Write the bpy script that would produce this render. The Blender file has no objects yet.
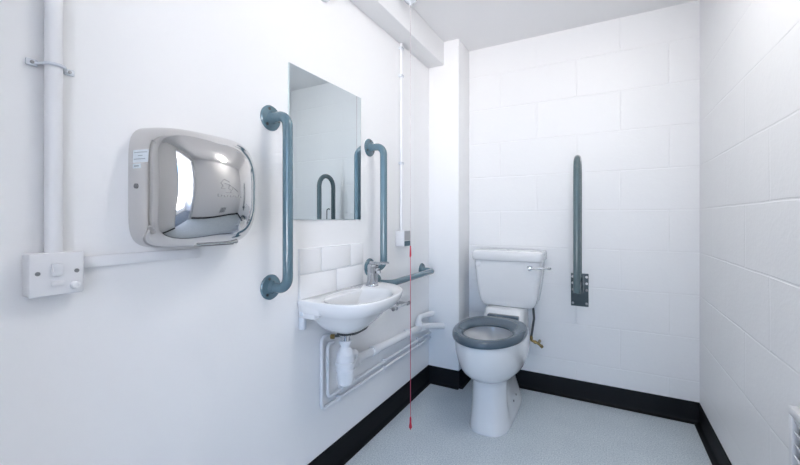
import bpy, bmesh, math, random
from mathutils import Vector, Matrix
from mathutils.bvhtree import BVHTree
random.seed(7)
PI = math.pi
SC = bpy.context.scene
COL = SC.collection

# ------------------------------------------------------------------ materials
def new_mat(name):
    m = bpy.data.materials.new(name); m.use_nodes = True
    return m, m.node_tree, m.node_tree.nodes['Principled BSDF']

def simple(name, col, rough=.4, metal=0., coat=0., bump=0., bscale=60., var=0.):
    m, nt, b = new_mat(name)
    b.inputs['Base Color'].default_value = (*col, 1)
    b.inputs['Roughness'].default_value = rough
    b.inputs['Metallic'].default_value = metal
    if coat: b.inputs['Coat Weight'].default_value = coat; b.inputs['Coat Roughness'].default_value = .08
    tc = nt.nodes.new('ShaderNodeTexCoord')
    n = nt.nodes.new('ShaderNodeTexNoise'); n.inputs['Scale'].default_value = bscale; n.inputs['Detail'].default_value = 4
    nt.links.new(tc.outputs['Object'], n.inputs['Vector'])
    if bump:
        bp = nt.nodes.new('ShaderNodeBump'); bp.inputs['Strength'].default_value = bump; bp.inputs['Distance'].default_value = .002
        nt.links.new(n.outputs['Fac'], bp.inputs['Height']); nt.links.new(bp.outputs['Normal'], b.inputs['Normal'])
    if var:
        r = nt.nodes.new('ShaderNodeValToRGB')
        r.color_ramp.elements[0].position = .35; r.color_ramp.elements[1].position = .65
        r.color_ramp.elements[0].color = (*[c*(1-var) for c in col], 1); r.color_ramp.elements[1].color = (*col, 1)
        nt.links.new(n.outputs['Fac'], r.inputs['Fac']); nt.links.new(r.outputs['Color'], b.inputs['Base Color'])
    return m

WALLC = (.922, .926, .932)
def block_wall(name, axis, off_u, off_v):
    """painted blockwork: 450 x 225 mm courses pressed into the paint film by bump"""
    m, nt, b = new_mat(name)
    b.inputs['Base Color'].default_value = (*WALLC, 1); b.inputs['Roughness'].default_value = .42
    tc = nt.nodes.new('ShaderNodeTexCoord')
    sp = nt.nodes.new('ShaderNodeSeparateXYZ'); cb = nt.nodes.new('ShaderNodeCombineXYZ')
    nt.links.new(tc.outputs['Object'], sp.inputs[0])
    a1 = nt.nodes.new('ShaderNodeMath'); a1.operation = 'ADD'; a1.inputs[1].default_value = off_u
    a2 = nt.nodes.new('ShaderNodeMath'); a2.operation = 'ADD'; a2.inputs[1].default_value = off_v
    nt.links.new(sp.outputs[axis], a1.inputs[0]); nt.links.new(sp.outputs[2], a2.inputs[0])
    nt.links.new(a1.outputs[0], cb.inputs[0]); nt.links.new(a2.outputs[0], cb.inputs[1])
    # slight wander of the joints
    nw = nt.nodes.new('ShaderNodeTexNoise'); nw.inputs['Scale'].default_value = 5
    nt.links.new(cb.outputs[0], nw.inputs['Vector'])
    mx = nt.nodes.new('ShaderNodeVectorMath'); mx.operation = 'MULTIPLY_ADD'
    mx.inputs[1].default_value = (.008, .008, 0)
    nt.links.new(nw.outputs['Color'], mx.inputs[0]); nt.links.new(cb.outputs[0], mx.inputs[2])
    br = nt.nodes.new('ShaderNodeTexBrick')
    br.inputs['Scale'].default_value = 1; br.inputs['Brick Width'].default_value = .45; br.inputs['Row Height'].default_value = .2247
    br.inputs['Mortar Size'].default_value = .0045; br.inputs['Mortar Smooth'].default_value = .7
    br.offset = .5; br.inputs['Color1'].default_value = (1, 1, 1, 1); br.inputs['Color2'].default_value = (1, 1, 1, 1)
    br.inputs['Mortar'].default_value = (0, 0, 0, 1)
    nt.links.new(mx.outputs[0], br.inputs['Vector'])
    ns = nt.nodes.new('ShaderNodeTexNoise'); ns.inputs['Scale'].default_value = 90; ns.inputs['Detail'].default_value = 6
    nt.links.new(tc.outputs['Object'], ns.inputs['Vector'])
    n2 = nt.nodes.new('ShaderNodeTexNoise'); n2.inputs['Scale'].default_value = 7; n2.inputs['Detail'].default_value = 3
    nt.links.new(tc.outputs['Object'], n2.inputs['Vector'])
    b1 = nt.nodes.new('ShaderNodeBump'); b1.inputs['Strength'].default_value = .42; b1.inputs['Distance'].default_value = .004
    nt.links.new(br.outputs['Color'], b1.inputs['Height'])
    b2 = nt.nodes.new('ShaderNodeBump'); b2.inputs['Strength'].default_value = .28; b2.inputs['Distance'].default_value = .002
    nt.links.new(ns.outputs['Fac'], b2.inputs['Height']); nt.links.new(b1.outputs['Normal'], b2.inputs['Normal'])
    b3 = nt.nodes.new('ShaderNodeBump'); b3.inputs['Strength'].default_value = .25; b3.inputs['Distance'].default_value = .006
    nt.links.new(n2.outputs['Fac'], b3.inputs['Height']); nt.links.new(b2.outputs['Normal'], b3.inputs['Normal'])
    nt.links.new(b3.outputs['Normal'], b.inputs['Normal'])
    return m

def vinyl_floor():
    m, nt, b = new_mat('speckled_vinyl')
    tc = nt.nodes.new('ShaderNodeTexCoord')
    n1 = nt.nodes.new('ShaderNodeTexNoise'); n1.inputs['Scale'].default_value = 170; n1.inputs['Detail'].default_value = 3
    n2 = nt.nodes.new('ShaderNodeTexNoise'); n2.inputs['Scale'].default_value = 6; n2.inputs['Detail'].default_value = 5
    for n in (n1, n2): nt.links.new(tc.outputs['Object'], n.inputs['Vector'])
    r1 = nt.nodes.new('ShaderNodeValToRGB')
    e = r1.color_ramp.elements
    e[0].position = .33; e[0].color = (.45, .53, .59, 1); e[1].position = .62; e[1].color = (.72, .785, .82, 1)
    nt.links.new(n1.outputs['Fac'], r1.inputs['Fac'])
    mx = nt.nodes.new('ShaderNodeMix'); mx.data_type = 'RGBA'; mx.blend_type = 'MULTIPLY'; mx.inputs['Factor'].default_value = .35
    r2 = nt.nodes.new('ShaderNodeValToRGB'); r2.color_ramp.elements[0].position = .35; r2.color_ramp.elements[1].position = .6
    r2.color_ramp.elements[0].color = (.82, .84, .86, 1); r2.color_ramp.elements[1].color = (1, 1, 1, 1)
    nt.links.new(n2.outputs['Fac'], r2.inputs['Fac'])
    nt.links.new(r1.outputs['Color'], mx.inputs['A']); nt.links.new(r2.outputs['Color'], mx.inputs['B'])
    nt.links.new(mx.outputs['Result'], b.inputs['Base Color'])
    b.inputs['Roughness'].default_value = .45
    bp = nt.nodes.new('ShaderNodeBump'); bp.inputs['Strength'].default_value = .15; bp.inputs['Distance'].default_value = .001
    nt.links.new(n1.outputs['Fac'], bp.inputs['Height']); nt.links.new(bp.outputs['Normal'], b.inputs['Normal'])
    return m

def emitter(name, col, strength):
    m, nt, b = new_mat(name)
    b.inputs['Base Color'].default_value = (.9, .9, .9, 1)
    b.inputs['Emission Color'].default_value = (*col, 1); b.inputs['Emission Strength'].default_value = strength
    return m

M = {}
M['plaster'] = simple('white_plaster_paint', WALLC, .5, bump=.12, bscale=45)
M['ceil'] = simple('ceiling_paint', (.925, .925, .93), .7, bump=.08, bscale=30)
M['block_back'] = block_wall('painted_blocks_back', 0, .365, .0067)
M['block_right'] = block_wall('painted_blocks_right', 1, .28, .0067)
M['floor'] = vinyl_floor()
M['black'] = simple('black_vinyl', (.004, .0045, .006), .55, bump=.1, bscale=80)
M['black'].node_tree.nodes['Principled BSDF'].inputs['Specular IOR Level'].default_value = .22
M['grey'] = simple('grey_powder_coat', (.105, .19, .235), .2, coat=.7, var=.06, bscale=25)
M['rail_grey'] = simple('less_lit_grey_powder_coat', (.095, .15, .165), .22, coat=.6, var=.06, bscale=25)  # same coat as the bars, colour darkened for the rail's weaker light
M['seatgrey'] = simple('grey_seat_plastic', (.068, .105, .14), .25, coat=.3, var=.05, bscale=20)
M['plategrey'] = simple('dark_grey_plate', (.07, .10, .115), .35, var=.08, bscale=30)
M['porcelain'] = simple('white_porcelain', (.86, .87, .88), .07, coat=.6, var=.015, bscale=4)
M['white_plastic'] = simple('white_plastic', (.84, .85, .87), .3, var=.02, bscale=12)
M['cream_plastic'] = simple('off_white_plastic', (.80, .81, .83), .35, var=.02, bscale=12)
M['painted_pipe'] = simple('white_painted_pipe', (.84, .85, .87), .35, bump=.08, bscale=70)
M['chrome'] = simple('chrome', (.82, .83, .85), .07, 1., var=.03, bscale=8)
M['tap_chrome'] = simple('tap_chrome', (.52, .54, .57), .09, 1., var=.04, bscale=12)
M['steel'] = simple('polished_steel', (.64, .63, .62), .07, 1., var=.03, bscale=5)
M['etched'] = simple('etched_steel', (.27, .27, .27), .5, .7, var=.08, bscale=60)
M['mirror'] = simple('mirror_silver', (.69, .755, .78), .012, 1., var=.004, bscale=3)
M['glass_edge'] = simple('mirror_glass_edge', (.75, .84, .84), .12, var=.05, bscale=20)
M['tile'] = simple('white_glazed_tile', (.92, .925, .935), .1, coat=.4, var=.02, bscale=9)
M['grout'] = simple('white_grout', (.84, .86, .88), .8, bump=.2, bscale=150)
M['brass'] = simple('brass', (.33, .24, .10), .3, 1., var=.2, bscale=60)
M['hose'] = simple('braided_hose', (.13, .135, .14), .4, .7, bump=.8, bscale=300, var=.4)
M['rubber'] = simple('dark_rubber', (.03, .035, .04), .6, bump=.1)
M['red'] = simple('red_plastic', (.72, .03, .07), .35, var=.08, bscale=30)
M['cord'] = simple('red_cord', (.66, .13, .20), .7, bump=.3, bscale=400)
M['cord_pale'] = simple('glare_paled_cord', (.62, .55, .58), .8, bump=.3, bscale=400)  # upper cord: glare on the red cord put into its colour
M['screw'] = simple('screw_metal', (.35, .36, .37), .3, 1., var=.1)
M['dark_screw'] = simple('dark_screw_hole', (.03, .04, .045), .5, var=.1)
M['grey_label'] = simple('grey_label', (.42, .43, .44), .5, var=.05)
M['teal_label'] = simple('dark_teal_label', (.035, .10, .14), .4, var=.1)
M['sticker'] = simple('pale_sticker', (.66, .72, .76), .5, var=.04)
M['ink'] = simple('grey_ink', (.30, .35, .38), .6, var=.1)
M['water'] = simple('water', (.55, .62, .68), .03, var=.02)
M['clear_clip'] = simple('pale_grey_plastic', (.77, .81, .86), .25, var=.05)
M['door'] = simple('painted_door', (.55, .58, .60), .4, var=.02, bscale=5)
M['lamp'] = emitter('lamp_diffuser', (1.0, .97, .935), 7.4)
M['corridor_floor'] = simple('dark_corridor_floor', (.10, .12, .14), .5, var=.15, bscale=30)

# ------------------------------------------------------------------ mesh helpers
def bx(bm, c, s, bev=0., seg=2, rot=None):
    r = bmesh.ops.create_cube(bm, size=1)
    vs = r['verts']
    bmesh.ops.scale(bm, vec=s, verts=vs)
    if bev:
        es = list({e for v in vs for e in v.link_edges})
        rb = bmesh.ops.bevel(bm, geom=es, offset=bev, segments=seg, profile=.5, affect='EDGES')
        vs = list({v for f in rb['faces'] for v in f.verts} | {v for v in vs if v.is_valid})
    if rot: bmesh.ops.rotate(bm, verts=vs, cent=(0, 0, 0), matrix=rot)
    bmesh.ops.translate(bm, vec=c, verts=vs)
    return vs

def box(c, s, bev=0., seg=2, rot=None):
    bm = bmesh.new(); bx(bm, c, s, bev, seg, rot); return bm

def mm(x0, x1, y0, y1, z0, z1, bev=0., seg=2):
    return box(((x0+x1)/2, (y0+y1)/2, (z0+z1)/2), (x1-x0, y1-y0, z1-z0), bev, seg)

def fillet(pts, r, n=8):
    pts = [Vector(p) for p in pts]; out = [pts[0]]
    for i in range(1, len(pts)-1):
        p, a, b = pts[i], pts[i-1]-pts[i], pts[i+1]-pts[i]
        rr = r[i-1] if isinstance(r, (list, tuple)) else r
        ang = a.angle(b); t = min(rr/math.tan(ang/2), a.length*.499, b.length*.499); rr = t*math.tan(ang/2)
        a.normalize(); b.normalize()
        c = p + (a+b).normalized()*(rr/math.sin(ang/2))
        s0 = p+a*t-c; s1 = p+b*t-c
        tot = s0.angle(s1); ax = s0.cross(s1).normalized()
        for k in range(n+1):
            out.append(c + Matrix.Rotation(tot*k/n, 3, ax) @ s0)
    out.append(pts[-1]); return out

def sweep(bm, pts, rad, seg=16, caps=True):
    pts = [Vector(p) for p in pts]; n = len(pts)
    rads = rad if isinstance(rad, (list, tuple)) else [rad]*n
    tang = []
    for i in range(n):
        a = pts[max(i-1, 0)]; b = pts[min(i+1, n-1)]; tang.append((b-a).normalized())
    t0 = tang[0]; ref = Vector((0, 0, 1)) if abs(t0.z) < .9 else Vector((1, 0, 0))
    u = t0.cross(ref).normalized(); rings = []
    for i in range(n):
        if i:
            q = tang[i-1].rotation_difference(tang[i]); u = q @ u
        u = (u - tang[i]*u.dot(tang[i])).normalized(); w = tang[i].cross(u)
        rings.append([bm.verts.new(pts[i]+(u*math.cos(2*PI*k/seg)+w*math.sin(2*PI*k/seg))*rads[i]) for k in range(seg)])
    skin(bm, rings, caps)

def skin(bm, rings, caps=True, closed=True):
    seg = len(rings[0])
    for a, b in zip(rings, rings[1:]):
        for k in range(seg if closed else seg-1):
            j = (k+1) % seg
            try: bm.faces.new((a[k], a[j], b[j], b[k]))
            except ValueError: pass
    if caps:
        bm.faces.new(rings[0][::-1]); bm.faces.new(rings[-1])

def tube(pts, rad, fr=0., seg=16):
    bm = bmesh.new(); sweep(bm, fillet(pts, fr) if fr else pts, rad, seg); return bm

def lathe(bm, base, axis, prof, seg=24):
    """prof: (distance along axis, radius)"""
    base = Vector(base); axis = Vector(axis).normalized()
    ref = Vector((0, 0, 1)) if abs(axis.z) < .9 else Vector((1, 0, 0))
    u = axis.cross(ref).normalized(); w = axis.cross(u)
    rings = [[bm.verts.new(base+axis*d+(u*math.cos(2*PI*k/seg)+w*math.sin(2*PI*k/seg))*max(r, 1e-5)) for k in range(seg)] for d, r in prof]
    skin(bm, rings)

def lat(base, axis, prof, seg=24):
    bm = bmesh.new(); lathe(bm, base, axis, prof, seg); return bm

def obj(name, bm, mat, parent=None, smooth=35):
    bmesh.ops.recalc_face_normals(bm, faces=bm.faces)
    # own origin at the base centre of the shape
    xs = [v.co for v in bm.verts]
    if parent is None:
        o_at = Vector(((min(v.x for v in xs)+max(v.x for v in xs))/2, (min(v.y for v in xs)+max(v.y for v in xs))/2, min(v.z for v in xs)))
        world_at = o_at
    else:
        world_at = Vector(WORLD[parent.name])
    for v in bm.verts: v.co -= world_at
    me = bpy.data.meshes.new(name)
    bm.to_mesh(me); bm.free()
    for p in me.polygons: p.use_smooth = True
    me.materials.append(mat)
    try: me.set_sharp_from_angle(angle=math.radians(smooth))
    except Exception: pass
    o = bpy.data.objects.new(name, me); COL.objects.link(o)
    if parent is None: o.location = world_at
    else: o.parent = parent
    WORLD[o.name] = tuple(world_at)
    return o
WORLD = {}

def thing(name, label, cat, at, group=None):
    o = bpy.data.objects.new(name, None); COL.objects.link(o); o.location = at
    o.empty_display_size = .05
    o['label'] = label; o['category'] = cat
    if group: o['group'] = group
    WORLD[o.name] = tuple(at); return o

def tag(o, label, cat, group=None):
    o['label'] = label; o['category'] = cat
    if group: o['group'] = group
    return o

def struct(name, bm, mat, parent=None, smooth=30):
    # structure keeps world coordinates so that its texture phase is known
    bmesh.ops.recalc_face_normals(bm, faces=bm.faces)
    me = bpy.data.meshes.new(name); bm.to_mesh(me); bm.free(); me.materials.append(mat)
    for p in me.polygons: p.use_smooth = True
    me.set_sharp_from_angle(angle=math.radians(smooth))
    o = bpy.data.objects.new(name, me); COL.objects.link(o)
    o['kind'] = 'structure'
    if parent: o.parent = parent
    WORLD[o.name] = (0, 0, 0)
    return o

# ------------------------------------------------------------------ the room
XL, XR, YB, YF, ZC = -1.01, .436, 2.451, -.30, 2.20
T = .12
CX, CY = -.801, 2.240         # boxed column in the far left corner
struct('floor', mm(XL-T, XR+T, YF-.10, YB+T, -.10, 0), M['floor'])
struct('ceiling', mm(XL-T, XR+T, YF-T, YB+T, ZC, ZC+.1), M['ceil'])
struct('wall_left', mm(XL-T, XL, YF-T, YB+T, 0, ZC), M['plaster'])
struct('wall_back', mm(XL, XR, YB, YB+T, 0, ZC), M['block_back'])
struct('wall_right', mm(XR, XR+T, YF-T, YB+T, 0, ZC), M['block_right'])
# rear wall with the open doorway, behind the camera
DX0, DX1, DZ = -.50, .36, 2.03
bm = bmesh.new()
bx(bm, ((XL+DX0)/2, YF-T/2, ZC/2), (DX0-XL, T, ZC))
bx(bm, ((XR+DX1)/2, YF-T/2, ZC/2), (XR-DX1, T, ZC))
bx(bm, ((DX0+DX1)/2, YF-T/2, (ZC+DZ)/2), (DX1-DX0, T, ZC-DZ))
struct('wall_front', bm, M['plaster'])
bm = bmesh.new()
for x in (DX0+.012, DX1-.012): bx(bm, (x, YF-T/2, DZ/2), (.024, T+.03, DZ), .003)
bx(bm, ((DX0+DX1)/2, YF-T/2, DZ-.012), (DX1-DX0-.05, T+.03, .024), .003)
struct('trim_1', bm, M['door'])
# ceiling-level boxing along the left wall and boxed column
struct('trim_2', mm(XL, -.90, YF, CY, 2.048, ZC, .004), M['plaster'])
struct('trim_3', mm(XL, CX, CY, YB, 0, ZC, .004), M['plaster'])

# corridor outside the door with a tall window
KY = -2.1
struct('floor_corridor', mm(-1.9, 1.5, KY-.1, YF-.10, -.10, 0), M['corridor_floor'])
struct('ceiling_corridor', mm(-1.9, 1.5, KY-.1, YF-T, 2.5, 2.6), M['ceil'])
struct('wall_corridor_left', mm(-2.0, -1.9, KY-.1, YF-T, 0, 2.5), M['plaster'])
struct('wall_corridor_right', mm(1.5, 1.6, KY-.1, YF-T, 0, 2.5), M['plaster'])
bm = bmesh.new()
bx(bm, ((-1.9+XL-T)/2, YF-T-.03, 1.25), (1.9+XL-T, .06, 2.5)); bx(bm, ((1.5+XR+T)/2, YF-T-.03, 1.25), (1.5-XR-T, .06, 2.5))
bx(bm, ((XL+XR)/2, YF-T-.03, (2.5+ZC+.1)/2), (XR-XL+2*T, .06, .2))
struct('wall_corridor_near', bm, M['plaster'])
WX0, WX1, WZ0, WZ1 = -.04, 1.22, .35, 2.25
bm = bmesh.new()
bx(bm, ((-1.9+WX0)/2, KY-.05, 1.25), (1.9+WX0, .1, 2.5)); bx(bm, ((1.5+WX1)/2, KY-.05, 1.25), (1.5-WX1, .1, 2.5))
bx(bm, ((WX0+WX1)/2, KY-.05, WZ0/2), (WX1-WX0, .1, WZ0)); bx(bm, ((WX0+WX1)/2, KY-.05, (2.5+WZ1)/2), (WX1-WX0, .1, 2.5-WZ1))
struct('wall_corridor_far', bm, M['plaster'])
bm = bmesh.new()
for x in (WX0+.025, (WX0+WX1)/2, WX1-.025): bx(bm, (x, KY-.03, (WZ0+WZ1)/2), (.05, .05, WZ1-WZ0), .004)
for z in (WZ0+.025, 1.6, WZ1-.025): bx(bm, ((WX0+WX1)/2, KY-.03, z), (WX1-WX0, .045, .05), .004)
struct('window_1', bm, M['white_plastic'])

# coved black vinyl skirting
def skirting(name, p0, p1, nrm):
    p0, p1, nrm = Vector(p0), Vector(p1), Vector(nrm)
    prof = [(.0, .1085), (.0035, .1085), (.0042, .1070), (.0042, .020)]
    for k in range(1, 6):
        a = PI/2*k/5; prof.append((.0042+.014*(1-math.cos(a)), .020-.0165*math.sin(a)))
    prof += [(.026, .0025), (.026, .0), (.0, .0)]
    bm = bmesh.new()
    rings = [[bm.verts.new(p+nrm*d+Vector((0, 0, z))) for d, z in prof] for p in (p0, p1)]
    skin(bm, rings)
    return struct(name, bm, M['black'], smooth=40)
e = .0005
skirting('baseboard_left', (XL+e, YF, 0), (XL+e, CY, 0), (1, 0, 0))
skirting('baseboard_column', (XL, CY-e, 0), (CX+.004, CY-e, 0), (0, -1, 0))
skirting('baseboard_column_side', (CX+e, CY-.004, 0), (CX+e, YB, 0), (1, 0, 0))
skirting('baseboard_back', (CX, YB-e, 0), (XR, YB-e, 0), (0, -1, 0))
skirting('baseboard_right', (XR-e, YF, 0), (XR-e, YB, 0), (-1, 0, 0))
skirting('baseboard_front', (XL, YF+e, 0), (DX0, YF+e, 0), (0, 1, 0))

# ------------------------------------------------------------------ grab bars
def flange(parent, c, ax, r=.0435, rot=0.):
    """wall flange with a domed collar; ax points into the room"""
    f = obj('flange', lat(c, ax, [(0, r), (.004, r), (.0075, r-.003), (.009, r-.012), (.011, .022), (.016, .0195), (.024, .0182)], 32), M['grey'], parent)
    c = Vector(c); ax = Vector(ax)
    u = Vector((0, 1, 0)); w = Vector((0, 0, 1))
    for k in range(3):
        a = rot+2*PI*k/3
        p = c+ax*.0075+(u*math.cos(a)+w*math.sin(a))*(r-.0125)
        obj('screw', lat(p, ax, [(0, .0055), (.0025, .0055), (.0032, .004), (.0026, .0018), (.0024, .0)], 12), M['dark_screw'], f)
    return f

def grab_bar(a, b, label, out=.083, rad=.0172, rot=PI/2):
    a, b = Vector(a), Vector(b)
    t = thing('grab_bar', label, 'grab rail', (a+b)/2 if abs(a.z-b.z) < .1 else (a.x, a.y, min(a.z, b.z)), 'fixed grey grab bars on the left wall')
    o = Vector((out, 0, 0))
    obj('bar', tube([a+Vector((.004, 0, 0)), a+o, b+o, b+Vector((.004, 0, 0))], rad, .058, 24), M['grey'], t)
    flange(t, a, (1, 0, 0), rot=rot); flange(t, b, (1, 0, 0), rot=rot)
    return t
X0 = XL-.001
grab_bar((X0, .918, 1.408), (X0, .918, .826), 'vertical grey grab bar between the steel hand dryer and the mirror', rot=PI/2+.35)
grab_bar((X0, 1.537, 1.411), (X0, 1.537, .826), 'vertical grey grab bar just right of the mirror, beside the tap')
grab_bar((X0, 1.60, .742), (X0, 2.137, .742), 'horizontal grey grab bar low on the wall, right of the basin', rot=PI/2)

# ------------------------------------------------------------------ hinged rail on back wall
rx = -.1265
t = thing('support_rail', 'grey hinged support rail folded upright on the back wall, right of the toilet', 'grab rail', (rx, YB, .555))
RB = YB+.001
pl = obj('wall_plate', mm(-.173, -.079, RB-.008, RB, .548, .742, .0025), M['plategrey'], t)
# bowed lower lip of the plate
for zz in (.566, .645, .684, .722):
    for xx in (-.163, -.089):
        if zz == .645 and xx < -.1: pass
        obj('screw', lat((xx, RB-.008, zz), (0, -1, 0), [(0, .0075), (.003, .0075), (.0045, .005), (.0048, 0)], 14), M['white_plastic'] if zz in (.684, .722) else M['screw'], pl)
yo, yi, rt = 2.180, 2.346, .0172
path = [(rx, yo, .672), (rx, yo, 1.312)]
ym, rr = (yo+yi)/2, (yi-yo)/2
for k in range(1, 16):
    a = PI*k/16; path.append((rx, ym-rr*math.cos(a), 1.312+rr*math.sin(a)))
path += [(rx, yi, 1.312), (rx, yi, .69)]
obj('rail', tube(path, rt, 0, 24), M['rail_grey'], t)
bm = bmesh.new()
for s in (-1, 1):
    bx(bm, (rx+s*.021, (yi+RB-.008)/2-.012, .69), (.006, RB-.008-yi+.05, .085), .002)
bx(bm, (rx, (yo+yi)/2, .70), (.030, yi-yo-.02, .034), .003)
hg = obj('hinge_bracket', bm, M['plategrey'], t)
obj('pivot_pin', lat((rx-.028, yi, .70), (1, 0, 0), [(0, .007), (.056, .007)], 14), M['screw'], hg)
obj('latch_rod', tube([(rx, 2.268, .70), (rx, 2.268, 1.135), (rx, 2.288, 1.146), (rx, 2.304, 1.140)], .0042, .012, 10), M['plategrey'], t)

# ------------------------------------------------------------------ mirror
t = thing('mirror', 'frameless rectangular mirror on the left wall above the basin', 'mirror', (XL, 1.229, 1.058))
g = obj('glass_plate', mm(X0, XL+.0052, 1.0, 1.458, 1.0585, 1.631, .0006, 1), M['glass_edge'], t)
bm = bmesh.new()
vs = [bm.verts.new(p) for p in ((XL+.0054, 1.0015, 1.060), (XL+.0054, 1.4565, 1.060), (XL+.0054, 1.4565, 1.6295), (XL+.0054, 1.0015, 1.6295))]
bm.faces.new(vs)
r = bmesh.ops.extrude_face_region(bm, geom=list(bm.faces)); bmesh.ops.translate(bm, vec=(.0006, 0, 0), verts=[v for v in r['geom'] if isinstance(v, bmesh.types.BMVert)])
obj('reflective_face', bm, M['mirror'], t)

# ------------------------------------------------------------------ tile splashback
t = thing('tile_splashback', 'two rows of white wall tiles above the back of the basin', 'tiles', (XL, 1.262, .752))
obj('grout_bed', mm(X0, XL+.0045, 1.051, 1.474, .752, .948, .0008, 1), M['grout'], t)
bm = bmesh.new()
for z0, z1, js in ((.852, .947, (1.052, 1.172, 1.372, 1.473)), (.753, .849, (1.052, 1.272, 1.473))):
    for a, b in zip(js, js[1:]):
        bx(bm, (XL+.0055, (a+b)/2, (z0+z1)/2), (.007, b-a-.0025, z1-z0-.0012), .0018, 2)
obj('tiles', bm, M['tile'], t)

# ------------------------------------------------------------------ hand dryer
DY0, DY1, DZ0, DZ1 = .479, .792, .985, 1.293
DD = .18
t = thing('hand_dryer', 'polished steel hand dryer with a rounded front on the left wall', 'hand dryer', (XL, (DY0+DY1)/2, DZ0))
cy, cz, hw, hh = (DY0+DY1)/2, (DZ0+DZ1)/2, (DY1-DY0)/2, (DZ1-DZ0)/2
bm = bmesh.new(); rings = []
NR = 120
for i in range(25):
    q = math.sin(PI/2*i/25); d = DD*q              # 0..1 along the depth
    ku = (1-q**2.25)**.5; kv = (1-q**3.0)**.46
    ex = 6.2-4.0*q**.8
    rg = []
    for k in range(NR):
        a = 2*PI*k/NR; c, s_ = math.cos(a), math.sin(a)
        m_ = (abs(c)**ex+abs(s_)**ex)**(-1/ex)
        rg.append(bm.verts.new((X0+d, cy+hw*ku*c*m_, cz+hh*kv*s_*m_)))
    rings.append(rg)
skin(bm, rings, caps=False)
bm.faces.new(rings[0][::-1])
cv = bm.verts.new((X0+DD, cy, cz))
for k in range(NR): bm.faces.new((rings[-1][k], rings[-1][(k+1) % NR], cv))
bmesh.ops.recalc_face_normals(bm, faces=bm.faces)
bvh = BVHTree.FromBMesh(bm)
body = obj('casing', bm, M['steel'], t, smooth=70)
bm = bmesh.new()
bx(bm, (XL+.060, .655, .9975), (.07, .125, .014), .005, 3)
nz = obj('outlet_nozzle', bm, M['steel'], t)
obj('outlet_opening', box((XL+.060, .655, .990), (.052, .105, .004), .001), M['rubber'], nz)
# etched emblem and word on the front
def on_dryer(y, z):
    h = bvh.ray_cast(Vector((0, y, z)), Vector((-1, 0, 0)))
    return h[0]+h[1]*.0001
def stroke(bm, pts, r=.0006):
    q = []
    for a, b in zip(pts, pts[1:]):
        for k in range(4): q.append(on_dryer(a[0]+(b[0]-a[0])*k/4, a[1]+(b[1]-a[1])*k/4))
    q.append(on_dryer(*pts[-1])); sweep(bm, q, r, 6)
bm = bmesh.new()
ey, ez = .618, 1.143
for pl_ in ([(-.016, .006), (-.008, .016), (.000, .013), (.006, .010)], [(-.016, .006), (-.010, -.001), (-.016, -.007), (-.004, -.008)],
            [(-.006, .006), (.006, .003), (.016, -.003), (.024, -.008), (.030, -.013)], [(.006, .003), (.004, -.007), (.012, -.011), (.008, -.017)],
            [(.016, -.003), (.014, -.010)], [(-.004, -.017), (.008, -.017), (.014, -.015)]):
    stroke(bm, [(ey+a, ez+b) for a, b in pl_])
obj('etched_emblem', bm, M['etched'], body)
bm = bmesh.new()
yy = ey-.022
for k in range(9):
    h = .0062 if k in (0, 7) else .0042
    zb = ez-.0275
    stroke(bm, [(yy, zb), (yy, zb+h)], .0006)
    stroke(bm, [(yy, zb+h*.9 if k % 2 else zb), (yy+.0050, zb+h*.7 if k % 2 else zb)], .0005)
    yy += .0078
obj('etched_word', bm, M['etched'], body)
# stickers and key lock on the near side, following the curve of the casing
def side_patch(x0, x1, z0, z1, off, bm=None):
    bm = bm or bmesh.new(); g = []
    for i in range(9):
        row = []
        for j in range(5):
            h = bvh.ray_cast(Vector((x0+(x1-x0)*i/8, .2, z0+(z1-z0)*j/4)), Vector((0, 1, 0)))
            row.append((bm.verts.new(h[0]+h[1]*off), bm.verts.new(h[0]-h[1]*.0004)))
        g.append(row)
    for lay, fl in ((0, 1), (1, 0)):
        for i in range(8):
            for j in range(4):
                f = [g[i][j][lay], g[i+1][j][lay], g[i+1][j+1][lay], g[i][j+1][lay]]
                bm.faces.new(f if fl else f[::-1])
    rim = [g[i][0] for i in range(9)]+[g[8][j] for j in range(1, 5)]+[g[i][4] for i in range(7, -1, -1)]+[g[0][j] for j in range(3, 0, -1)]
    for k in range(len(rim)):
        p_, q_ = rim[k], rim[(k+1) % len(rim)]
        bm.faces.new((p_[0], q_[0], q_[1], p_[1]))
    return bm
s1 = obj('sticker', side_patch(-.990, -.942, 1.194, 1.224, .0003), M['sticker'], body); s1['label'] = 'pale printed sticker on the side of the dryer'
bm = bmesh.new()
for z, a, w in ((1.217, -.986, .040), (1.209, -.972, .014), (1.201, -.986, .036)): side_patch(a, a+w, z, z+.0018, .0005, bm)
obj('printed_lines', bm, M['ink'], s1)
s2 = obj('sticker', side_patch(-.990, -.962, 1.180, 1.191, .0003), M['sticker'], body)
obj('printed_lines', side_patch(-.985, -.968, 1.184, 1.187, .0005), M['ink'], s2)
h = bvh.ray_cast(Vector((-.978, .2, 1.138)), Vector((0, 1, 0)))
lk = obj('key_lock', lat(h[0]-h[1]*.001, h[1], [(0, .006), (.003, .006), (.0034, .0045), (.0030, 0)], 16), M['etched'], body)

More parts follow.
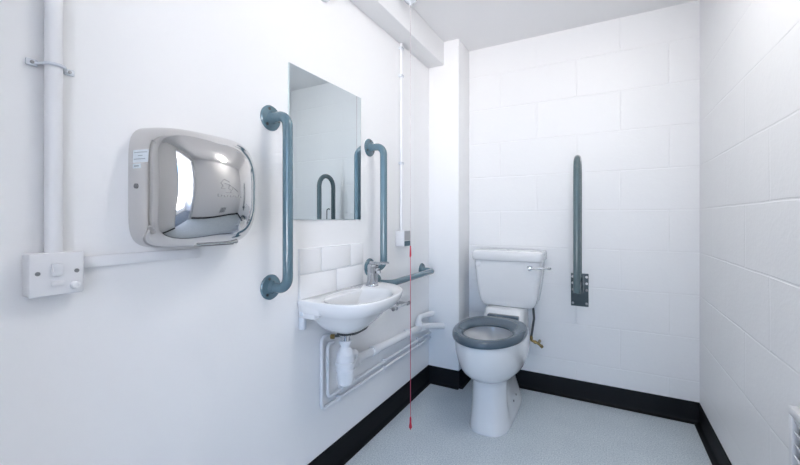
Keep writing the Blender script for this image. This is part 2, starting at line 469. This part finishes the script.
# ------------------------------------------------------------------ conduit, isolator and trunking on the left
t = thing('conduit', 'white surface conduit rising from the switch at the left edge', 'conduit', (XL, .334, .99))
obj('pipe', tube([(XL+.0165, .334, .990), (XL+.0165, .334, ZC-.1525)], .0145, 0, 20), M['painted_pipe'], t)
cl = obj('saddle_clip', tube([(XL+.003, .298, 1.373), (XL+.006, .312, 1.373), (XL+.030, .321, 1.373), (XL+.0345, .334, 1.373), (XL+.030, .347, 1.373), (XL+.006, .356, 1.373), (XL+.003, .370, 1.373)], .0032, .006, 10), M['clear_clip'], t)
for y in (.304, .364): obj('clip_tab', box((XL+.0035, y, 1.373), (.006, .018, .013), .0015), M['clear_clip'], cl)
for y in (.304, .364): obj('screw', lat((XL+.0065, y, 1.373), (1, 0, 0), [(0, .0035), (.0015, .0035), (.002, .001)], 10), M['screw'], cl)

t = thing('isolator_switch', 'white fused isolator switch on a raised box at the left edge below the dryer', 'switch', (XL, .336, .902))
bk = obj('back_box', mm(X0, XL+.029, .291, .377, .905, .990, .004, 3), M['cream_plastic'], t)
fp = obj('faceplate', mm(XL+.0292, XL+.0365, .290, .378, .904, .991, .0035, 3), M['cream_plastic'], t)
for y in (.303, .365): obj('screw', lat((XL+.0365, y, .951), (1, 0, 0), [(0, .0042), (.0012, .0042), (.0016, .002), (.0012, 0)], 12), M['screw'], fp)
obj('rocker', box((XL+.0385, .333, .957), (.008, .017, .026), .002, 2, Matrix.Rotation(.12, 3, 'Y')), M['white_plastic'], t)
obj('fuse_carrier', box((XL+.0375, .334, .928), (.004, .020, .009), .001), M['cream_plastic'], t)
obj('flex_outlet', lat((XL+.036, .362, .921), (1, 0, 0), [(0, .009), (.006, .0085), (.010, .007), (.0105, .004), (.009, .003)], 16), M['white_plastic'], t)

tr = obj('mini_trunking', mm(X0, XL+.011, .379, .655, .952, .977, .0012), M['painted_pipe'])
tag(tr, 'thin white cable trunking running from the switch to beneath the dryer', 'trunking')

# small round unit high on the left wall, cut by the top of the frame
t = thing('wall_sounder', 'small round grey-white wall unit at the top edge above the mirror', 'sounder', (XL, 1.185, 1.93))
obj('base', lat((X0, 1.185, 2.000), (1, 0, 0), [(0, .050), (.012, .050), (.015, .047)], 32), M['clear_clip'], t)
obj('dome', lat((X0+.015, 1.185, 2.000), (1, 0, 0), [(0, .043), (.014, .042), (.024, .035), (.030, .022), (.032, 0)], 32), M['white_plastic'], t)

# ------------------------------------------------------------------ wall unit and its conduit, right of the mirror
t = thing('thin_conduit', 'thin white conduit coming down from the ceiling boxing to the small white box', 'conduit', (XL, 1.848, .995))
obj('pipe', tube([(XL+.010, 1.848, .999), (XL+.010, 1.848, 2.048)], .0088, 0, 16), M['painted_pipe'], t)
for z in (2.02, 1.865, 1.375):
    cl = obj('pipe_clip', box((XL+.0095, 1.848, z), (.0225, .030, .014), .003), M['clear_clip'], t)
    obj('clip_screw', lat((XL+.0206, 1.836, z), (1, 0, 0), [(0, .0035), (.0015, .003)], 10), M['screw'], cl)
t = thing('reset_unit', 'small white alarm reset box with grey label at the bottom of the thin conduit', 'alarm unit', (XL, 1.83, .915))
obj('back_box', mm(X0, XL+.049, 1.798, 1.870, .912, .998, .004, 3), M['white_plastic'], t)
fp = obj('faceplate', mm(XL+.0492, XL+.055, 1.796, 1.872, .910, 1.0, .003, 3), M['white_plastic'], t)
g1 = obj('grey_panel', mm(XL+.0552, XL+.0562, 1.801, 1.868, .944, .996), M['grey_label'], fp); g1['label'] = 'light grey label on the box'
g2 = obj('indicator_panel', mm(XL+.0552, XL+.0564, 1.801, 1.868, .914, .942), M['teal_label'], fp); g2['label'] = 'dark teal strip on the box'

# ------------------------------------------------------------------ emergency pull cord
px_, py_ = -.842, 1.652
t = thing('pull_cord', 'red emergency pull cord hanging from the ceiling almost to the floor', 'pull cord', (px_, py_, .02))
obj('ceiling_switch', lat((px_, py_, ZC-.0005), (0, 0, -1), [(0, .040), (.018, .040), (.024, .037), (.050, .033), (.062, .024), (.070, .009), (.078, .005)], 32), M['clear_clip'], t)
obj('upper_cord', tube([(px_, py_, 2.124), (px_, py_, .93)], .0014, 0, 8), M['cord_pale'], t)
obj('lower_cord', tube([(px_, py_, .93), (px_, py_, .07)], .0017, 0, 8), M['cord'], t)
# triangular bangle seen nearly edge-on
h = Vector((-.39, .92, 0)).normalized()
def P(u, z): return Vector((px_, py_, 0))+h*u+Vector((0, 0, z))
bm = bmesh.new()
loop = fillet([P(0, .928), P(.030, .876), P(-.030, .876), P(0, .928)], .008, 5)
sweep(bm, loop, .0028, 10)
obj('triangle_handle', bm, M['red'], t)
obj('toggle', lat((px_, py_, .082), (0, 0, -1), [(0, .002), (.004, .0045), (.03, .0048), (.045, .0075), (.054, .0075), (.058, .004), (.064, .002)], 16), M['red'], t)

# ------------------------------------------------------------------ basin
BC = Vector((-.885, 1.235))
plan = [(-1.008, 1.046), (-.93, 1.043), (-.86, 1.044), (-.810, 1.053), (-.770, 1.076), (-.742, 1.115), (-.727, 1.17), (-.722, 1.24), (-.728, 1.31),
        (-.745, 1.38), (-.772, 1.44), (-.810, 1.49), (-.86, 1.528), (-.92, 1.548), (-1.008, 1.552)]
def smooth_poly(p, n):
    """Catmull-Rom resample of an open polyline"""
    out = []
    P_ = [Vector(a) for a in p]
    ext = [P_[0]*2-P_[1]]+P_+[P_[-1]*2-P_[-2]]
    segs = len(P_)-1
    for i in range(n):
        s = i/(n-1)*segs; k = min(int(s), segs-1); u = s-k
        a, b, c, d = ext[k:k+4]
        out.append(.5*((2*b)+(c-a)*u+(2*a-5*b+4*c-d)*u*u+(3*b-a-3*c+d)*u**3))
    return out
front = smooth_poly(plan, 57)
back = [Vector((-1.008, 1.552+(1.046-1.552)*k/16)) for k in range(1, 16)]
outline = front+back
WC = Vector((-.905, 1.205))
def bring(bm, s, z, c=WC, clampx=-1.0085):
    r = []
    for p in outline:
        q = c+(p-c)*s; r.append(bm.verts.new((max(q.x, clampx), q.y, z)))
    return r
t = thing('hand_basin', 'white wall-hung hand basin below the tiles and mirror', 'basin', (-.90, 1.25, .615))
bm = bmesh.new(); rings = []
for s, z in ((.14, .612), (.22, .614), (.34, .622), (.45, .635), (.57, .655), (.69, .680), (.83, .700), (.945, .717), (.99, .735), (1.0, .748), (.998, .753), (.99, .7565), (.975, .7575)):
    rings.append(bring(bm, s, z))
# inner bowl: offset oval, leaving a ledge at the wall and round the tap
IC = Vector((-.853, 1.232))
def iring(s, z, off=0.):
    r = []
    for p in outline:
        d = p-IC; a = math.atan2(d.y, d.x)
        ex = .118*s; ey_ = .170*s
        rad = 1/math.sqrt((math.cos(a)/ex)**2+(math.sin(a)/ey_)**2)
        c = IC+(WC-IC)*off
        q = c+Vector((math.cos(a), math.sin(a)))*rad
        r.append(bm.verts.new((q.x, q.y, z)))
    return r
for s, z, off in ((1.0, .7565, 0), (.97, .752, .02), (.93, .742, .05), (.87, .722, .1), (.78, .695, .2), (.64, .668, .35), (.45, .648, .6), (.25, .639, .85), (.14, .637, 1)):
    rings.append(iring(s, z, off))
skin(bm, rings)
# back slab and side cheeks that carry it on the wall
bx(bm, (-.968, 1.299, .722), (.080, .500, .066), .006, 3)
bx(bm, (-.950, 1.062, .728), (.10, .032, .048), .012, 3)
obj('bowl', bm, M['porcelain'], t, smooth=50)
obj('waste_grate', lat((-.905, 1.205, .6372), (0, 0, 1), [(0, .022), (.002, .021), (.0025, .015), (.001, .013), (.001, 0)], 20), M['chrome'], t)
obj('overflow_slot', box((-.958, 1.225, .706), (.004, .03, .008), .001), M['rubber'], t)
bm = bmesh.new(); bx(bm, (XL+.014, 1.060, .672), (.026, .018, .055), .004); bx(bm, (XL+.020, 1.050, .707), (.016, .012, .016), .003)
wb = obj('wall_bracket', bm, M['clear_clip'], t)

# tap
t = thing('basin_tap', 'chrome lever tap on the right corner of the basin', 'tap', (-.932, 1.442, .757))
obj('body', lat((-.932, 1.442, .7575), (.06, -.01, 1), [(0, .029), (.004, .0295), (.007, .028), (.010, .0255), (.060, .0238), (.074, .0235), (.078, .025), (.092, .0245), (.098, .019), (.100, 0)], 28), M['tap_chrome'], t)
bm = bmesh.new(); sweep(bm, fillet([(-.922, 1.442, .828), (-.902, 1.439, .832), (-.896, 1.438, .827)], .006), .0115, 14)
obj('spout', bm, M['tap_chrome'], t)
obj('aerator', lat((-.896, 1.438, .830), (0, 0, -1), [(0, .0115), (.014, .0115), (.015, .009)], 16), M['tap_chrome'], t)
bm = bmesh.new(); sweep(bm, [(-.940, 1.442, .856), (-.910, 1.444, .858), (-.88, 1.446, .861), (-.856, 1.447, .864), (-.846, 1.447, .865)], [.013, .010, .0068, .0062, .004], 14)
obj('lever', bm, M['tap_chrome'], t)

# trap
wx, wy = -.905, 1.205
t = thing('bottle_trap', 'white plastic bottle trap hanging under the basin', 'trap', (wx, wy, .405))
obj('waste_tail', lat((wx, wy, .6045), (0, 0, -1), [(0, .026), (.006, .026), (.007, .020), (.031, .020)], 24), M['chrome'], t)
obj('flange_washer', lat((wx, wy, .6045), (0, 0, 1), [(0, .034), (.009, .034)], 24), M['rubber'], t)
obj('neck_nut', lat((wx, wy, .578), (0, 0, -1), [(0, .025), (.012, .026), (.0125, .019), (.026, .019), (.044, .032), (.052, .0355)], 24), M['white_plastic'], t)
obj('bottle', lat((wx, wy, .526), (0, 0, -1), [(0, .0355), (.030, .0355), (.0305, .0400), (.044, .0405), (.0445, .0365), (.060, .0365), (.0605, .0385), (.068, .0385), (.0685, .0355), (.106, .0330), (.118, .030), (.122, .025)], 28), M['white_plastic'], t)
obj('outlet_elbow', tube([(wx, wy+.02, .512), (wx, wy+.058, .512), (wx-.03, wy+.095, .452), (-.962, wy+.155, .428)], .0195, .03, 18), M['white_plastic'], t)

# hoses under the basin
def hose(pts, label, bc, bax):
    t = thing('supply_hose', label, 'hose', pts[-1], 'braided hoses under the basin')
    obj('braid', tube(pts, .0058, .04, 12), M['hose'], t)
    obj('brass_nut', lat(bc, bax, [(0, .008), (.002, .0105), (.016, .0105), (.018, .008)], 6), M['brass'], t)
    obj('tap_nut', lat(pts[0], (0, 0, -1), [(-.004, .008), (.014, .008)], 6), M['brass'], t)
    return t
hose([(-.925, 1.450, .675), (-.903, 1.40, .618), (-.898, 1.336, .593), (-.905, 1.27, .586), (-.965, 1.235, .579), (-.990, 1.215, .577)], 'grey braided hose curving under the right of the basin', (-.972, 1.222, .578), (-.85, -.5, 0))
hose([(-.932, 1.432, .684), (-.945, 1.39, .652), (-.975, 1.30, .630), (-.992, 1.19, .622)], 'short braided hose with a brass end behind the left of the trap', (-.984, 1.205, .624), (-.1, -.95, -.05))

# copper pipes painted white
def water_pipe(y, zt, zb, ytop, yend, label, clips):
    t = thing('water_pipe', label, 'pipe', (XL, (y+yend)/2, zb), 'white painted water pipes on the left wall')
    x = XL+.0135
    obj('pipe', tube([(x, ytop, zt), (x, y, zt), (x, y, zb), (x, yend, zb-.003)], .0078, .022, 14), M['painted_pipe'], t)
    for cyy in clips:
        obj('pipe_clip', box((XL+.0115, cyy, zb), (.026, .016, .024), .003), M['white_plastic'], t)
water_pipe(1.168, .583, .294, 1.225, CY-.001, 'lower white water pipe, the outer of two bends below the basin', (1.285, 1.66, 2.06))
water_pipe(1.207, .545, .327, 1.245, CY-.001, 'upper white water pipe, the inner of two bends below the basin', (1.300, 1.66, 2.06))

# waste pipe
t = thing('waste_pipe', 'thick white waste pipe along the wall from the trap to the boxed column', 'pipe', (XL, 1.8, .36))
wxp = XL+.030
zz = lambda y: .430-.035*(y-1.36)
obj('pipe', tube([(wxp, 1.362, zz(1.362)), (wxp, 2.085, zz(2.085)), (wxp+.075, CY-.001, zz(CY)-.022)], .0195, .06, 20), M['painted_pipe'], t)
for y in (1.385, 1.535, 2.06):
    obj('pipe_collar', lat((wxp, y-.022, zz(y-.022)), (0, 1, -.035), [(0, .020), (.001, .0245), (.044, .0245), (.045, .020)], 22), M['white_plastic'], t)
for y in (1.90,):
    obj('pipe_clip', box((XL+.026, y, zz(y)), (.051, .016, .046), .006, 3), M['white_plastic'], t)
obj('branch_pipe', tube([(wxp, 2.03, zz(2.03)), (wxp, 2.03, .470), (wxp, CY-.001, .450)], .0165, .028, 18), M['painted_pipe'], t)
obj('branch_collar', lat((wxp, 2.03, zz(2.03)+.018), (0, 0, 1), [(0, .018), (.001, .021), (.022, .021), (.023, .017)], 20), M['white_plastic'], t)

# toilet roll bar
t = thing('toilet_roll_holder', 'small chrome roll bar on the wall below the horizontal grab bar', 'toilet roll holder', (XL, 1.77, .604))
for y in (1.695, 1.822):
    obj('post', lat((X0, y, .598), (1, 0, 0), [(0, .018), (.004, .018), (.006, .0085), (.052, .0085), (.060, .0105), (.068, .0105), (.070, .008)], 18), M['tap_chrome'], t)
obj('bar', tube([(XL+.06, 1.676, .598), (XL+.06, 1.842, .598)], .0075, 0, 14), M['chrome'], t)
for y, d in ((1.676, -1), (1.842, 1)):
    k = obj('end_knob', lat((XL+.06, y, .598), (0, d, 0), [(0, .0095), (.010, .0095), (.013, .006)], 16), M['screw'], t)

# ------------------------------------------------------------------ toilet
TX = -.512
t = thing('toilet', 'white close-coupled toilet with grey seat against the back wall', 'toilet', (TX, 2.05, 0))
def egg(z, yf, yb, hw, nf=2.0, nb=2.6, wy=.55, n=56, cx=-.519):
    """closed outline: front at yf (towards the door), back at yb; widest at fraction wy from the front"""
    ym = yf+(yb-yf)*wy; pts = []
    for k in range(n):
        a = 2*PI*k/n; c, s = math.cos(a), math.sin(a)
        e_ = nb if s > 0 else nf; L = (yb-ym) if s > 0 else (ym-yf)
        x = hw*math.copysign(abs(c)**(2/e_), c); y = L*math.copysign(abs(s)**(2/e_), s)
        pts.append((cx+x, ym+y, z))
    return pts
def ring(bm, pts): return [bm.verts.new(p) for p in pts]
bm = bmesh.new()
R = []
for z, yf, yb, hw, nf, nb, wy in (
        (.000, 1.806, 2.345, .110, 3.0, 4.0, .52), (.012, 1.804, 2.345, .111, 3.0, 4.0, .52), (.03, 1.808, 2.343, .108, 3.0, 4.0, .52),
        (.08, 1.818, 2.335, .104, 3.0, 3.8, .52), (.14, 1.826, 2.325, .101, 3.0, 3.4, .52), (.225, 1.828, 2.32, .101, 2.9, 3.2, .52),
        (.246, 1.822, 2.32, .104, 2.7, 3.0, .52), (.258, 1.806, 2.315, .114, 2.5, 2.9, .52), (.270, 1.782, 2.31, .128, 2.4, 2.8, .52), (.286, 1.752, 2.305, .143, 2.25, 2.7, .52),
        (.309, 1.722, 2.295, .157, 2.15, 2.6, .52), (.338, 1.697, 2.28, .168, 2.05, 2.6, .53), (.37, 1.682, 2.27, .175, 2.0, 2.6, .54),
        (.41, 1.672, 2.25, .178, 2.0, 2.6, .54), (.445, 1.668, 2.235, .178, 2.0, 2.6, .54), (.462, 1.668, 2.23, .177, 2.0, 2.6, .54),
        (.468, 1.674, 2.225, .176, 2.0, 2.6, .54), (.469, 1.70, 2.18, .150, 2.0, 2.4, .54),
        (.468, 1.722, 2.09, .128, 2.0, 2.1, .52), (.455, 1.728, 2.085, .122, 2.0, 2.1, .52), (.42, 1.735, 2.08, .116, 2.0, 2.1, .53),
        (.36, 1.760, 2.07, .098, 2.0, 2.1, .56), (.30, 1.80, 2.05, .072, 2.0, 2.0, .6), (.265, 1.85, 2.03, .05, 2.0, 2.0, .6), (.258, 1.88, 2.01, .03, 2.0, 2.0, .6)):
    pts = egg(z, yf, yb, hw, nf, nb, wy)
    if z < .275 and hw < .13:
        # the trapway behind the front column is narrower and flares to a foot on the floor
        up = min(1, max(0, (z-.035)/.09)); up = up*up*(3-2*up)
        q = []
        for x, y, z_ in pts:
            u = min(1, max(0, (y-1.90)/.10)); u = u*u*(3-2*u)
            q.append((-.519+(x+.519)*(1-u*(.06+.26*up)*(1 if z < .24 else .7)), y, z_))
        pts = q
    R.append(ring(bm, pts))
skin(bm, R)
# rear deck carrying the cistern
dk = [( .395, 2.17, 2.40, .118), (.45, 2.17, 2.415, .118), (.50, 2.195, 2.425, .114), (.526, 2.205, 2.43, .112), (.5335, 2.215, 2.43, .106)]
R = [ring(bm, egg(z, a, b, w, 6, 6, .5)) for z, a, b, w in dk]
skin(bm, R)
pan = obj('pan', bm, M['porcelain'], t, smooth=50)
for s in (-1, 1):
    for y, z in ((2.08, .075), (2.14, .085)):
        obj('fixing_hole', lat((-.519+s*.088, y, z), (s, 0, .3), [(0, .006), (.003, .0055), (.0036, 0)], 12), M['etched'], pan)
bm = bmesh.new(); R = [ring(bm, egg(z, 1.772, 2.066, .09, 2, 2.1, .56)) for z in (.330, .334)]; skin(bm, R)
obj('water', bm, M['water'], t)

# seat ring
bm = bmesh.new()
def seat_curve(o):      # o 0 = outer, 1 = inner
    A = egg(0, 1.652, 2.185, .180, 2.0, 2.35, .52, 72); B = egg(0, 1.732, 2.035, .119, 2.0, 2.05, .51, 72)
    return [(a[0]+(b[0]-a[0])*o, a[1]+(b[1]-a[1])*o) for a, b in zip(A, B)]
sec = [(.03, .472), (.0, .476), (-.005, .484), (.02, .493), (.09, .500), (.22, .5045), (.42, .5050), (.64, .5015), (.84, .496), (.96, .489), (1.0, .482), (.98, .476), (.93, .472)]
R = [[bm.verts.new((x, y, z)) for x, y in seat_curve(o)] for o, z in sec]
skin(bm, R+[R[0]], caps=False)
seat = obj('seat', bm, M['seatgrey'], t, smooth=50)
obj('hinge_bar', mm(TX-.088, TX+.088, 2.160, 2.200, .476, .509, .006, 3), M['seatgrey'], t)

# cistern
def rrx(x0, x1, y0, y1, z, r=.03, n=6):
    pts = []
    for cx_, cy_, a0 in ((x1-r, y1-r*.4, 0), (x0+r, y1-r*.4, PI/2), (x0+r, y0+r, PI), (x1-r, y0+r, 3*PI/2)):
        for k in range(n):
            a = a0+PI/2*k/(n-1)
            ry = r*.4 if a0 in (0, PI/2) else r
            pts.append((cx_+r*math.cos(a), cy_+ry*math.sin(a), z))
    return pts
bm = bmesh.new(); R = []
for z, hwx, yf in ((.535, .135, 2.285), (.538, .146, 2.278), (.548, .156, 2.270), (.566, .164, 2.264), (.60, .172, 2.259), (.68, .184, 2.253), (.76, .193, 2.250), (.812, .1965, 2.249)):
    R.append(ring(bm, rrx(TX-hwx, TX+hwx, yf, 2.444, z, .028)))
skin(bm, R)
cis = obj('cistern', bm, M['porcelain'], t, smooth=50)
bm = bmesh.new(); R = []
for z, o in ((.813, .0), (.815, .005), (.822, .008), (.852, .009), (.864, .007), (.870, .002), (.873, -.006), (.8745, -.02), (.875, -.06)):
    R.append(ring(bm, rrx(TX-.198-o, TX+.198+o, 2.243-o, 2.446, z, .026)))
skin(bm, R)
lid = obj('cistern_lid', bm, M['porcelain'], t, smooth=50)
obj('lid_button', lat((TX-.005, 2.33, .8742), (0, 0, 1), [(0, .008), (.0015, .0075), (.002, 0)], 16), M['etched'], lid)
obj('blanking_plug', lat((TX-.168, 2.251, .789), (0, -1, 0), [(-.004, .017), (.002, .017), (.006, .013), (.007, 0)], 20), M['white_plastic'], cis)
lv = obj('flush_lever', tube([(TX+.140, 2.232, .779), (TX+.175, 2.222, .781), (TX+.222, 2.214, .785), (TX+.246, 2.214, .788)], .0062, .02, 12), M['chrome'], t)
obj('lever_boss', lat((TX+.137, 2.252, .779), (0, -1, 0), [(-.004, .016), (.004, .016), (.008, .012), (.026, .0105), (.028, 0)], 20), M['chrome'], lv)
obj('lever_tip', lat((TX+.236, 2.214, .787), (1, 0, .1), [(0, .0062), (.004, .0085), (.016, .0085), (.020, .005)], 14), M['chrome'], lv)

# toilet supply hose and valve
t = thing('toilet_supply_hose', 'braided hose with brass valve between the cistern and back wall, right of the toilet', 'hose', (-.39, YB, .28))
obj('braid', tube([(TX+.133, 2.38, .545), (TX+.139, 2.385, .46), (TX+.128, 2.39, .385), (TX+.122, 2.39, .345)], .0068, .06, 12), M['hose'], t)
obj('top_nut', lat((TX+.133, 2.38, .545), (0, 0, -1), [(-.008, .012), (.014, .012), (.016, .009)], 6), M['white_plastic'], t)
v = obj('valve_body', tube([(TX+.122, 2.39, .352), (TX+.122, 2.39, .322), (TX+.160, 2.395, .308), (TX+.182, 2.395, .292)], .0075, .008, 14), M['brass'], t)
bm = bmesh.new()
lathe(bm, (TX+.122, 2.39, .342), (0, 0, -1), [(0, .0105), (.014, .0105)], 6); lathe(bm, (TX+.138, 2.392, .316), (1, 0, -.36), [(0, .0105), (.014, .0105)], 6)
lathe(bm, (TX+.162, 2.392, .307), (0, 1, 0), [(0, .009), (YB-2.392, .009)], 12); lathe(bm, (TX+.176, 2.395, .298), (.6, 0, -.7), [(0, .0105), (.016, .009)], 8)
obj('compression_nut', bm, M['brass'], v)

# ------------------------------------------------------------------ vent grille, right wall
t = thing('vent_grille', 'white louvred vent low on the right wall at the right edge', 'vent', (XR, 1.19, .29))
gy0, gy1, gz0, gz1 = 1.00, 1.328, .270, .580
xf = XR-.0006
FB = .022
bm = bmesh.new()
for (a, b, c, d) in ((gy0, gy1, gz1-FB, gz1), (gy0, gy1, gz0, gz0+FB), (gy0, gy0+FB, gz0+FB, gz1-FB), (gy1-FB, gy1, gz0+FB, gz1-FB)):
    bx(bm, (xf-.009, (a+b)/2, (c+d)/2), (.018, b-a, d-c), .003)
obj('frame', bm, M['white_plastic'], t)
obj('backing', mm(xf-.003, xf+.001, gy0+FB-.004, gy1-FB+.004, gz0+FB-.004, gz1-FB+.004), M['rubber'], t)
bm = bmesh.new()
n = 9
for k in range(n):
    z = gz0+FB+.013+(gz1-gz0-2*FB-.026)*k/(n-1)
    bx(bm, (xf-.0105, (gy0+gy1)/2, z), (.0022, gy1-gy0-2*FB-.006, .022), .0008, 1, Matrix.Rotation(-.42, 3, 'Y'))
obj('louvres', bm, M['white_plastic'], t)

# ------------------------------------------------------------------ lighting
LX, LY = -.02, 1.22
t = thing('ceiling_light', 'round white ceiling lamp above the middle of the room', 'light', (LX, LY, ZC))
obj('base', lat((LX, LY, ZC+.0005), (0, 0, -1), [(0, .085), (.036, .085), (.040, .080)], 40), M['white_plastic'], t)
obj('diffuser', lat((LX, LY, ZC-.0395), (0, 0, -1), [(0, .150), (.006, .160), (.034, .160), (.046, .150), (.050, .12), (.051, 0)], 48), M['lamp'], t)

w = bpy.data.worlds.new('sky'); SC.world = w; w.use_nodes = True
nt = w.node_tree; bg = nt.nodes['Background']
sky = nt.nodes.new('ShaderNodeTexSky'); sky.sky_type = 'HOSEK_WILKIE'; sky.turbidity = 3
sky.sun_direction = Vector((.5, .6, .62)).normalized(); sky.ground_albedo = .5
# bright glow added below the horizon to send light up onto the ceiling
tcw = nt.nodes.new('ShaderNodeTexCoord'); sw = nt.nodes.new('ShaderNodeSeparateXYZ')
nt.links.new(tcw.outputs['Generated'], sw.inputs[0])
mr = nt.nodes.new('ShaderNodeMapRange'); mr.inputs['From Min'].default_value = -.02; mr.inputs['From Max'].default_value = .02
nt.links.new(sw.outputs['Z'], mr.inputs['Value'])
mw = nt.nodes.new('ShaderNodeMix'); mw.data_type = 'RGBA'; mw.inputs['A'].default_value = (.56, .545, .57, 1)
tint = nt.nodes.new('ShaderNodeMix'); tint.data_type = 'RGBA'; tint.blend_type = 'MULTIPLY'; tint.inputs['Factor'].default_value = 1
tint.inputs['B'].default_value = (.93, .97, 1.08, 1)
nt.links.new(sky.outputs['Color'], tint.inputs['A']); nt.links.new(tint.outputs['Result'], mw.inputs['B'])
nt.links.new(mr.outputs['Result'], mw.inputs['Factor']); nt.links.new(mw.outputs['Result'], bg.inputs['Color'])
bg.inputs['Strength'].default_value = 15.5
pl = bpy.data.lights.new('window_portal', 'AREA'); pl.shape = 'RECTANGLE'; pl.size = WX1-WX0; pl.size_y = WZ1-WZ0
pl.cycles.is_portal = True
po = bpy.data.objects.new('window_portal', pl); COL.objects.link(po)
po.location = ((WX0+WX1)/2, KY-.12, (WZ0+WZ1)/2); po.rotation_euler = (PI/2, 0, 0)

# ------------------------------------------------------------------ camera
cam = bpy.data.cameras.new('camera'); co = bpy.data.objects.new('camera', cam); COL.objects.link(co)
cam.sensor_width = 36; cam.lens = 374/800*36; cam.clip_start = .02
co.location = (0, 0, 1.057); co.rotation_euler = (PI/2, 0, math.atan2(204, 374))
cam.shift_y = -(232.5-220)/800
SC.camera = co
SC.view_settings.view_transform = 'Standard'; SC.view_settings.look = 'None'
SC.view_settings.exposure = 1.32; SC.view_settings.gamma = 1; SC.view_settings.use_curve_mapping = False
